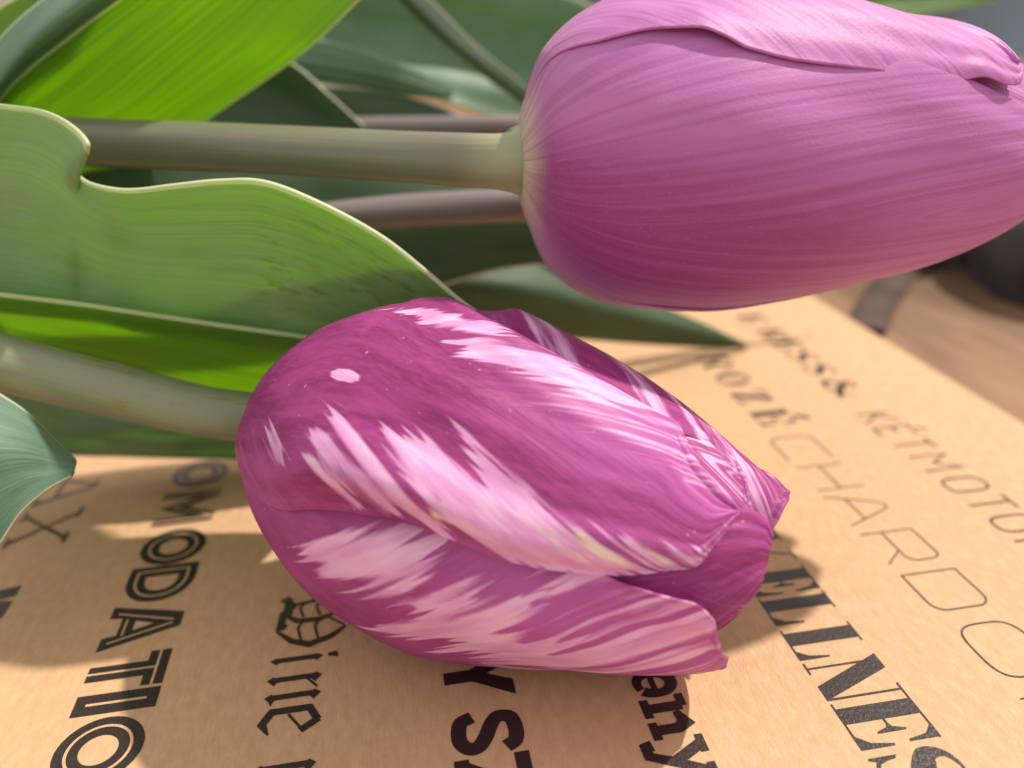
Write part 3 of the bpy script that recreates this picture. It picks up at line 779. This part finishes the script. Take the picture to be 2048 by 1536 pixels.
# ---- the mauve tulip above it
T2 = Flower((1.71, 10.18, 5.436), -.062, -.03,
            [(x * .92, r * .92) for x, r in [(0, .25), (.02, .5), (.13, .85), (.33, 1.33), (.8, 1.75), (1.4, 1.97), (2.4, 2.06), (3.45, 1.97), (4.8, 1.73), (5.7, 1.53), (6.4, 1.27), (6.95, .95), (7.35, .5)]])
tul2 = empty('mauve_tulip', (1.71, 10.18, 3.0), 'plain mauve pink tulip flower raised above the striped one', 'tulip')
PET2 = {
 'back': dict(t=[0, .1, .3, .6, .8, .9, .97], lo=[170, 170, 172, 178, 190, 205, 225], hi=[300, 300, 300, 290, 275, 260, 228], dr=[0, 0, 0, 0, .02, .03, .05], seed=12),
 'inner_top': dict(t=[0, .1, .3, .6, .8, .9, .96], lo=[-5, -5, -5, 0, 8, 20, 45], hi=[120, 120, 120, 112, 95, 78, 48], dr=[-.12, -.2, -.26, -.22, -.09, -.04, .0], seed=13),
 'inner_low': dict(t=[0, .1, .3, .6, .8, .9, .96], lo=[-125, -125, -125, -118, -105, -95, -75], hi=[-30, -30, -32, -35, -40, -46, -70], dr=[-.12, -.18, -.22, -.18, -.05, .0, .02], seed=14),
 'inner_back': dict(t=[0, .1, .3, .6, .8, .9, .96], lo=[110, 110, 110, 118, 130, 145, 165], hi=[240, 240, 240, 230, 215, 195, 168], dr=[-.12, -.2, -.28, -.28, -.2, -.12, -.08], seed=15),
 'front': dict(t=[0, .08, .2, .35, .55, .66, .74, .81, .87, .92, .96, 1.0], lo=[-95, -100, -102, -102, -98, -90, -76, -56, -45, -35, -24, -8], hi=[78, 80, 66, 57, 49, 42, 36, 30, 25, 18, 8, -6], dr=[0, .0, .0, .0, .0, .0, .0, .01, .02, .03, .04, .05], seed=11, pin=.22, rip=.004, mid=-18, half=72),
 'top': dict(t=[0, .06, .12, .206, .30, .333, .353, .388, .454, .561, .64, .70, .737, .775, .80, .815], lo=[84, 78, 70, 54, 49.5, 47.5, 45, 41, 38, 37, 36.5, 37, 38, 36, 38, 48], hi=[190, 195, 195, 195, 190, 188, 186, 184, 178, 166, 150, 134, 122, 104, 82, 52],
             dr=[.0, .01, .02, .03, .05, .06, .06, .06, .06, .06, .06, .06, .07, .08, .09, .1], curl_lo=[0, 0, 0, .01, .04, .06, .05, 0, -.02, -.02, -.02, -.02, .03, .02, 0, 0], seed=16, pin=1.0, mid=105, half=75),
}
for key in ('back', 'inner_back', 'inner_low', 'inner_top', 'front', 'top'):
    petal(T2, PET2[key], MAUVE, tul2, None, 200, 150)
STEM2 = mat_stem('purple_stem', (0.14, 0.155, 0.085), (0.15, 0.135, 0.10), rubf=0.15)
b = T2.b; a_ = T2.a
tube('stem', [at(-150, 270, 11.9), at(150, 283, 11.6), at(450, 295, 11.2), at(800, 314, 10.6), b - a_ * .28, b + a_ * .05], [.33, .33, .325, .32, .33, .44], STEM2, tul2, 2.1)

# ------------------------------------------------------------------ leaves
def leaf(name, rows, mat, label, parent=None, n=90, m=36, seed=0.0, wav=0.0, scuff=None, thick=0.055):
    """rows from base to tip, each a list of (pixel x, pixel y, depth) across the blade"""
    R = np.array([[at(*p) for p in r] for r in rows])
    G = catmull(R, np.linspace(0, 1, n))                              # n,k,3
    G = np.stack([catmull(G[i], np.linspace(0, 1, m)) for i in range(n)])
    d = np.linalg.norm(np.diff(G[:, m // 2], axis=0), axis=1)
    u = np.concatenate([[0], np.cumsum(d)])
    v = np.linspace(-1, 1, m)
    U, Vv = np.meshgrid(u, v, indexing='ij')
    if wav:
        tu = np.gradient(G, axis=0); tv = np.gradient(G, axis=1)
        nn = np.cross(tu, tv); nn /= np.linalg.norm(nn, axis=2)[..., None] + 1e-9
        G = G + nn * (wav * (np.sin(U * 1.9 + seed) * np.abs(Vv) ** 2 + 0.35 * np.sin(Vv * 14 + seed)))[..., None]
    at_ = {'luv': ('FLOAT_VECTOR', np.stack([U, Vv, np.full_like(U, seed)], -1))}
    if scuff is not None:
        at_['scuff'] = ('FLOAT', scuff(U / u[-1], Vv))
    o = link_mesh(name, G.reshape(-1, 3), grid_faces(n, m), mat, parent, attrs=at_)
    so = o.modifiers.new('thickness', 'SOLIDIFY'); so.thickness = thick * S; so.offset = 0
    if label: tag(o, label, 'leaf')
    return o

LEAF_A = mat_leaf('leaf_bloom', bloom=(0.22, 0.305, 0.185), trans=(0.52, 0.86, 0.02), bl=0.70, tf=0.42, scuff=0.95)
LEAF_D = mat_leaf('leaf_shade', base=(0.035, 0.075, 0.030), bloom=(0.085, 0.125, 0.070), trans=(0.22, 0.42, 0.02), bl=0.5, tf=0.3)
LEAF_B = mat_leaf('leaf_green', base=(0.045, 0.12, 0.02), bloom=(0.13, 0.235, 0.09), trans=(0.58, 0.90, 0.015), bl=0.35, tf=0.55)
LEAF_C = mat_leaf('leaf_grey', base=(0.065, 0.135, 0.075), bloom=(0.17, 0.27, 0.21), bl=0.55, tf=0.3)

# wavy leaf behind the striped flower
U_ = [(-160, 190, 10.2), (0, 208, 10.0), (90, 222, 9.8), (150, 255, 9.6), (177, 295, 9.5), (150, 330, 10.0), (172, 362, 10.0), (250, 379, 9.8), (350, 369, 9.6), (440, 360, 9.5), (530, 363, 9.4), (640, 405, 9.5), (760, 470, 9.7), (850, 540, 9.9), (935, 612, 10.1), (1010, 655, 10.4)]
M1 = [(-160, 330), (-30, 340), (50, 350), (100, 372), (135, 395), (165, 418), (205, 440), (270, 460), (350, 462), (440, 460), (530, 464), (635, 497), (745, 545), (840, 590), (928, 632), (1009, 660)]
Lw = [(-160, 580, 10.9), (-40, 594, 10.9), (40, 602, 10.9), (90, 608, 10.9), (130, 614, 10.9), (170, 620, 10.9), (220, 628, 10.9), (280, 638, 11.0), (350, 648, 11.0), (430, 660, 11.0), (510, 670, 11.1), (600, 682, 11.1), (690, 690, 11.1), (790, 692, 11.0), (900, 690, 10.9), (1005, 668, 10.7)]
rows = []
for i, (p, m_, q) in enumerate(zip(U_, M1, Lw)):
    k = 1 - i / 15
    d1 = p[2] * .62 + q[2] * .38 + .12 * k
    m2 = (m_[0] * .45 + q[0] * .55, m_[1] * .45 + q[1] * .55, p[2] * .28 + q[2] * .72 + .16 * k)
    if 4 <= i <= 6: d1 = 10.2
    rows.append([p, (m_[0], m_[1], d1), m2, q])
leaf('tulip_leaf', rows, LEAF_A, 'broad wavy-edged leaf with dark scuff marks behind the striped flower', n=150, m=60, seed=.6,
     scuff=lambda u, v: sstep(.55, .64, u) * sstep(.95, .85, u) * sstep(-.9, -.6, v) * sstep(.85, .4, v))

# backlit strip leaf above the pale stem
leaf('tulip_leaf', [[(-160, 565, 10.4), (-160, 610, 11.1), (-160, 690, 12.0)], [(0, 588, 10.4), (0, 635, 11.1), (0, 720, 12.1)], [(150, 606, 10.5), (150, 660, 11.2), (150, 760, 12.2)],
                    [(300, 628, 10.6), (300, 690, 11.3), (300, 800, 12.3)], [(450, 650, 10.7), (450, 720, 11.4), (450, 840, 12.4)], [(580, 668, 10.8), (580, 740, 11.5), (580, 840, 12.4)], [(720, 690, 11.0), (710, 740, 11.6), (700, 810, 12.3)]],
     LEAF_B, 'narrow bright backlit leaf just above the pale stem', seed=2.2)

# large leaf at the top left, with its turned-over margin
big = empty('tulip_leaf', at(60, 330, 12.5), 'large glowing backlit leaf with curled margin at top left', 'leaf')
leaf('blade', [[(-60, 300, 12.0), (60, 350, 13.0), (220, 380, 13.6)], [(-5, 196, 11.7), (120, 260, 12.7), (330, 300, 13.3)], [(55, 133, 11.5), (230, 190, 12.4), (440, 222, 12.9)],
               [(128, 76, 11.3), (330, 110, 12.1), (560, 140, 12.5)], [(230, 0, 11.1), (430, 30, 11.8), (640, 78, 12.1)], [(330, -70, 10.9), (520, -50, 11.5), (722, -2, 11.8)], [(450, -150, 10.8), (620, -130, 11.3), (800, -90, 11.5)]],
     LEAF_B, None, parent=big, seed=3.3)
leaf('curled_margin', [[(-160, 330, 12.3), (-110, 320, 11.7), (-60, 300, 11.97)], [(-60, 190, 12.1), (-30, 200, 11.4), (-5, 196, 11.67)], [(-20, 110, 12.0), (20, 125, 11.2), (55, 133, 11.47)],
                       [(30, 50, 11.9), (80, 65, 11.0), (128, 76, 11.27)], [(105, -10, 11.7), (170, -5, 10.8), (230, 0, 11.07)], [(220, -80, 11.5), (280, -75, 10.6), (330, -70, 10.87)]],
     LEAF_C, None, parent=big, seed=3.9)

leaf('tulip_leaf', [[(-240, 260, 13.0), (-180, 330, 13.0), (-100, 400, 13.2)], [(-120, 110, 13.0), (-60, 180, 13.0), (20, 260, 13.2)], [(-20, 30, 13.0), (40, 90, 13.0), (120, 150, 13.2)], [(60, -20, 13.0), (130, 40, 13.0), (200, 90, 13.2)], [(170, -90, 13.0), (230, -40, 13.0), (300, 0, 13.2)]],
     LEAF_B, 'dark green leaf in the top left corner behind the curled margin', seed=4.6)

# folded leaf at the left edge hanging over the paper
leaf('tulip_leaf', [[(-140, 700, 9.9), (-140, 880, 9.3), (-140, 1060, 9.4), (-140, 1260, 9.5)], [(-60, 755, 9.9), (-60, 880, 9.4), (-60, 1010, 9.4), (-60, 1180, 9.5)], [(0, 790, 10.0), (0, 880, 9.6), (0, 970, 9.5), (0, 1090, 9.5)],
                    [(55, 828, 10.1), (55, 890, 9.8), (52, 950, 9.7), (42, 1025, 9.6)], [(108, 880, 10.2), (106, 910, 10.0), (100, 945, 9.9), (92, 982, 9.8)], [(150, 922, 10.2), (151, 932, 10.1), (149, 942, 10.0), (143, 953, 9.95)]],
     LEAF_C, 'grey-green leaf tip jutting over the paper at the left edge', seed=5.1)

# leaf lying on the paper under the pale stem
leaf('tulip_leaf', [[(-120, 700, 12.5), (-120, 800, 13.0), (-100, 890, 13.4)], [(60, 770, 12.6), (70, 850, 13.2), (130, 908, 13.9)], [(180, 810, 12.7), (220, 858, 13.0), (240, 911, 14.2)], [(320, 835, 12.9), (330, 862, 12.9), (340, 914, 14.3)],
                    [(450, 850, 13.0), (430, 858, 13.0), (440, 916, 14.4)], [(600, 870, 13.2), (590, 880, 13.4), (600, 918, 14.4)]],
     LEAF_C, 'dark green folded leaf lying on the paper under the pale stem', seed=6.4)

# leaf whose tip reaches out under the mauve flower
leaf('tulip_leaf', [[(640, 520, 14.5), (640, 570, 14.2), (640, 640, 14.5)], [(830, 514, 15.0), (830, 565, 14.7), (830, 650, 15.2)], [(1000, 519, 15.6), (1000, 580, 15.2), (1000, 668, 16.0)], [(1110, 535, 16.2), (1120, 600, 15.8), (1140, 676, 16.8)],
                    [(1250, 585, 17.0), (1260, 635, 16.8), (1290, 688, 17.6)], [(1390, 640, 17.9), (1395, 665, 17.8), (1405, 694, 18.3)], [(1492, 688, 18.6), (1493, 691, 18.6), (1492, 695, 18.7)]],
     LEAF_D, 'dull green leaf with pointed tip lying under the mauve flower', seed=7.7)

# blurred leaves farther back
leaf('tulip_leaf', [[(420, -40, 16.0), (420, 60, 16.4), (420, 150, 16.0)], [(620, -60, 16.3), (620, 40, 16.8), (620, 150, 16.4)], [(800, -60, 16.8), (800, 60, 17.4), (800, 185, 17.0)], [(1000, -40, 17.4), (990, 90, 18.0), (960, 225, 17.6)], [(1190, 15, 18.0), (1150, 130, 18.4), (1120, 260, 18.2)], [(1320, 140, 18.6), (1280, 220, 18.8), (1240, 300, 18.6)]],
     LEAF_C, 'blurred blue-green leaf farthest back between the two flowers', seed=8.2, wav=.06)
leaf('tulip_leaf', [[(520, 60, 15.8), (520, 105, 15.7), (500, 150, 15.9)], [(680, 90, 15.9), (680, 130, 15.8), (670, 170, 16.0)], [(800, 130, 16.0), (800, 155, 15.9), (790, 190, 16.1)], [(905, 178, 16.2), (905, 188, 16.2), (900, 200, 16.2)]],
     LEAF_C, 'small pale blue-green leaf tip behind the mauve flower stem', seed=8.8, wav=.03)
leaf('tulip_leaf', [[(640, -140, 15.4), (690, -100, 15.2), (760, -80, 15.4)], [(760, -40, 15.8), (800, -10, 15.6), (860, 0, 15.8)], [(860, 60, 16.2), (900, 85, 16.0), (950, 90, 16.2)], [(980, 160, 16.6), (1010, 170, 16.5), (1040, 165, 16.6)], [(1110, 250, 17.0), (1115, 250, 17.0), (1120, 248, 17.0)]],
     LEAF_D, 'dark blurred leaf slanting down towards the mauve flower base', seed=8.5)
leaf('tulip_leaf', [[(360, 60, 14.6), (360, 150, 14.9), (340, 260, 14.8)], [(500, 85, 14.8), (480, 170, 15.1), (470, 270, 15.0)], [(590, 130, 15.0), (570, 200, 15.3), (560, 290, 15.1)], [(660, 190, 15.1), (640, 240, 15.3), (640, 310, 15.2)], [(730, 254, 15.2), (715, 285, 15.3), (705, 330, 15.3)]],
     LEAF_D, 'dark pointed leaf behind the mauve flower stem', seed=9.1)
STEM3 = mat_stem('brown_stem', (0.15, 0.135, 0.115), (0.20, 0.15, 0.165), rubf=0.1)
th = empty('cut_tulip', at(420, 470, 13.2), 'purplish brown stalk with dark leaf passing behind the mauve flower base', 'tulip stalk')
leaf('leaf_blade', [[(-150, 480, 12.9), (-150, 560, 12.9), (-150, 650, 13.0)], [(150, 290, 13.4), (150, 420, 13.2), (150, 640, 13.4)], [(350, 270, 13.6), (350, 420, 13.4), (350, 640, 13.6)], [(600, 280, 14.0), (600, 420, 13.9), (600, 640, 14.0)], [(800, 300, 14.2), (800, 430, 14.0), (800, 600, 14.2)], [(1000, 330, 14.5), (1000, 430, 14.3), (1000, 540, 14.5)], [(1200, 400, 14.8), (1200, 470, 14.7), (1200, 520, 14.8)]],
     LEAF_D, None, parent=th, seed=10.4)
tube('stem', [at(420, 470, 13.2), at(640, 440, 13.2), at(850, 420, 13.2), at(1080, 408, 13.3), at(1350, 400, 13.6)], .27, STEM3, th, 3.4)
th = empty('cut_tulip', at(300, 262, 15.6), 'thin blurred purple stalk just above the mauve flower stem', 'tulip stalk')
leaf('leaf_blade', [[(500, 170, 15.8), (520, 240, 15.8), (540, 330, 15.9)], [(700, 176, 16.0), (700, 240, 16.0), (700, 330, 16.1)], [(830, 198, 16.2), (830, 250, 16.2), (830, 330, 16.3)], [(960, 246, 16.4), (960, 280, 16.4), (960, 330, 16.5)], [(1060, 290, 16.6), (1060, 310, 16.6), (1060, 330, 16.6)]],
     LEAF_D, None, parent=th, seed=9.9)
tube('stem', [at(300, 262, 15.6), at(700, 256, 15.6), at(1050, 252, 15.7), at(1300, 250, 15.9)], .2, STEM3, th, 4.4)
leaf('tulip_leaf', [[(900, 300, 15.6), (900, 360, 15.5), (900, 420, 15.6)], [(1100, 200, 16.0), (1100, 280, 15.9), (1100, 380, 16.0)], [(1300, 80, 16.5), (1300, 160, 16.5), (1300, 260, 16.5)], [(1500, -10, 17), (1500, 60, 17.1), (1500, 140, 17)], [(1700, -50, 17.5), (1700, 0, 17.7), (1700, 60, 17.5)], [(1850, -40, 18), (1850, -8, 18.1), (1850, 27, 18)], [(1990, -16, 18.4), (1990, -8, 18.4), (1990, 2, 18.4)]],
     LEAF_B, 'blurred green leaf tip behind the top of the mauve flower', seed=12.2)

# ------------------------------------------------------------------ beyond the paper edge
GREY = mat_plain('grey_blue_wall', (0.17, 0.20, 0.235), 0.8, 0.15, 3.0, 0.1)
def slab(name, x0, x1, y, z0, z1, mat):
    v = [(x0, y, z0), (x1, y, z0), (x1, y, z1), (x0, y, z1), (x0, y + 4, z0), (x1, y + 4, z0), (x1, y + 4, z1), (x0, y + 4, z1)]
    return tag(link_mesh(name, v, [(0, 1, 2, 3), (5, 4, 7, 6), (4, 0, 3, 7), (1, 5, 6, 2), (3, 2, 6, 7), (4, 5, 1, 0)], mat, smooth=False), kind='structure')
CREAM = mat_plain('cream_wall', (0.62, 0.55, 0.44), 0.8, 0.1, 3.0, 0.1)
slab('wall', 26, 260, 122, -60, 60, GREY)
slab('wall', -200, 25.9, 122, -60, 60, CREAM)

NAVY = mat_plain('navy_cloth', (0.055, 0.050, 0.058), 0.9, 0.3, 60.0, 0.05)
OLIVE = mat_plain('olive_cloth', (0.085, 0.085, 0.062), 0.8, 0.25, 60.0, 0.15)
STRAPM = mat_plain('dark_strap', (0.085, 0.060, 0.052), 0.9, 0.2, 60.0, 0.05)
bagr = empty('cloth_bag', (21, 25, -.35), 'blurred navy cloth bag with olive flap on the table beyond the paper', 'bag')
def heap(name, cx, cy, rx, ry, h, mat, seed, rot=0.0, z0=-.34, sq=2.6):
    rng = np.random.default_rng(seed); n, m_ = 26, 48
    vs = []
    ph = rng.uniform(0, 6.28, 6)
    for i in range(n):
        q = i / (n - 1)
        for j in range(m_):
            a = 2 * math.pi * j / m_
            c, s_ = math.cos(a), math.sin(a)
            k = (abs(c) ** sq + abs(s_) ** sq) ** (-1 / sq)
            w = 1 + .05 * math.sin(3 * a + ph[0]) + .03 * math.sin(7 * a + ph[1])
            rad = math.sin(min(1, q * 1.15) * math.pi / 2) ** .8 if q < .87 else 1 - (q - .87) * .5
            x, y = rx * k * w * rad * c, ry * k * w * rad * s_
            z = h * (1 - q ** 3) * (1 + .10 * math.sin(2 * a + ph[2] + 3 * q) + .08 * math.sin(5 * a + ph[3]))
            vs.append((cx + x * math.cos(rot) - y * math.sin(rot), cy + x * math.sin(rot) + y * math.cos(rot), z0 + max(0, z)))
    fs = [(i * m_ + j, (i + 1) * m_ + j, (i + 1) * m_ + (j + 1) % m_, i * m_ + (j + 1) % m_) for i in range(n - 1) for j in range(m_)]
    return link_mesh(name, vs, fs, mat, bagr)
heap('body', 21.0, 19.5, 4.8, 4.0, 3.2, NAVY, 5, .3)
heap('flap', 19.6, 23.4, 4.2, 2.2, 4.2, OLIVE, 8, -.25)
def strap(pts, w, mat):
    P = catmull(np.array(pts, float), np.linspace(0, 1, 40)); t_ = np.gradient(P, axis=0); t_ /= np.linalg.norm(t_, axis=1)[:, None]
    sd = np.cross(t_, [0, 0, 1.]); sd /= np.linalg.norm(sd, axis=1)[:, None]
    vs = []
    for i in range(40):
        for k, zz in ((-1, 0), (-.9, .16), (.9, .16), (1, 0)): vs.append(P[i] + sd[i] * w * k + np.array([0, 0, zz]))
    return link_mesh('strap', vs, grid_faces(40, 4), mat, bagr)
strap([(17.5, 23.0, .2), (15.2, 21.8, -.25), (14.0, 20.6, -.3), (12.9, 19.4, -.3), (12.0, 18.3, -.3), (11.3, 17.4, -.3)], .5, STRAPM)
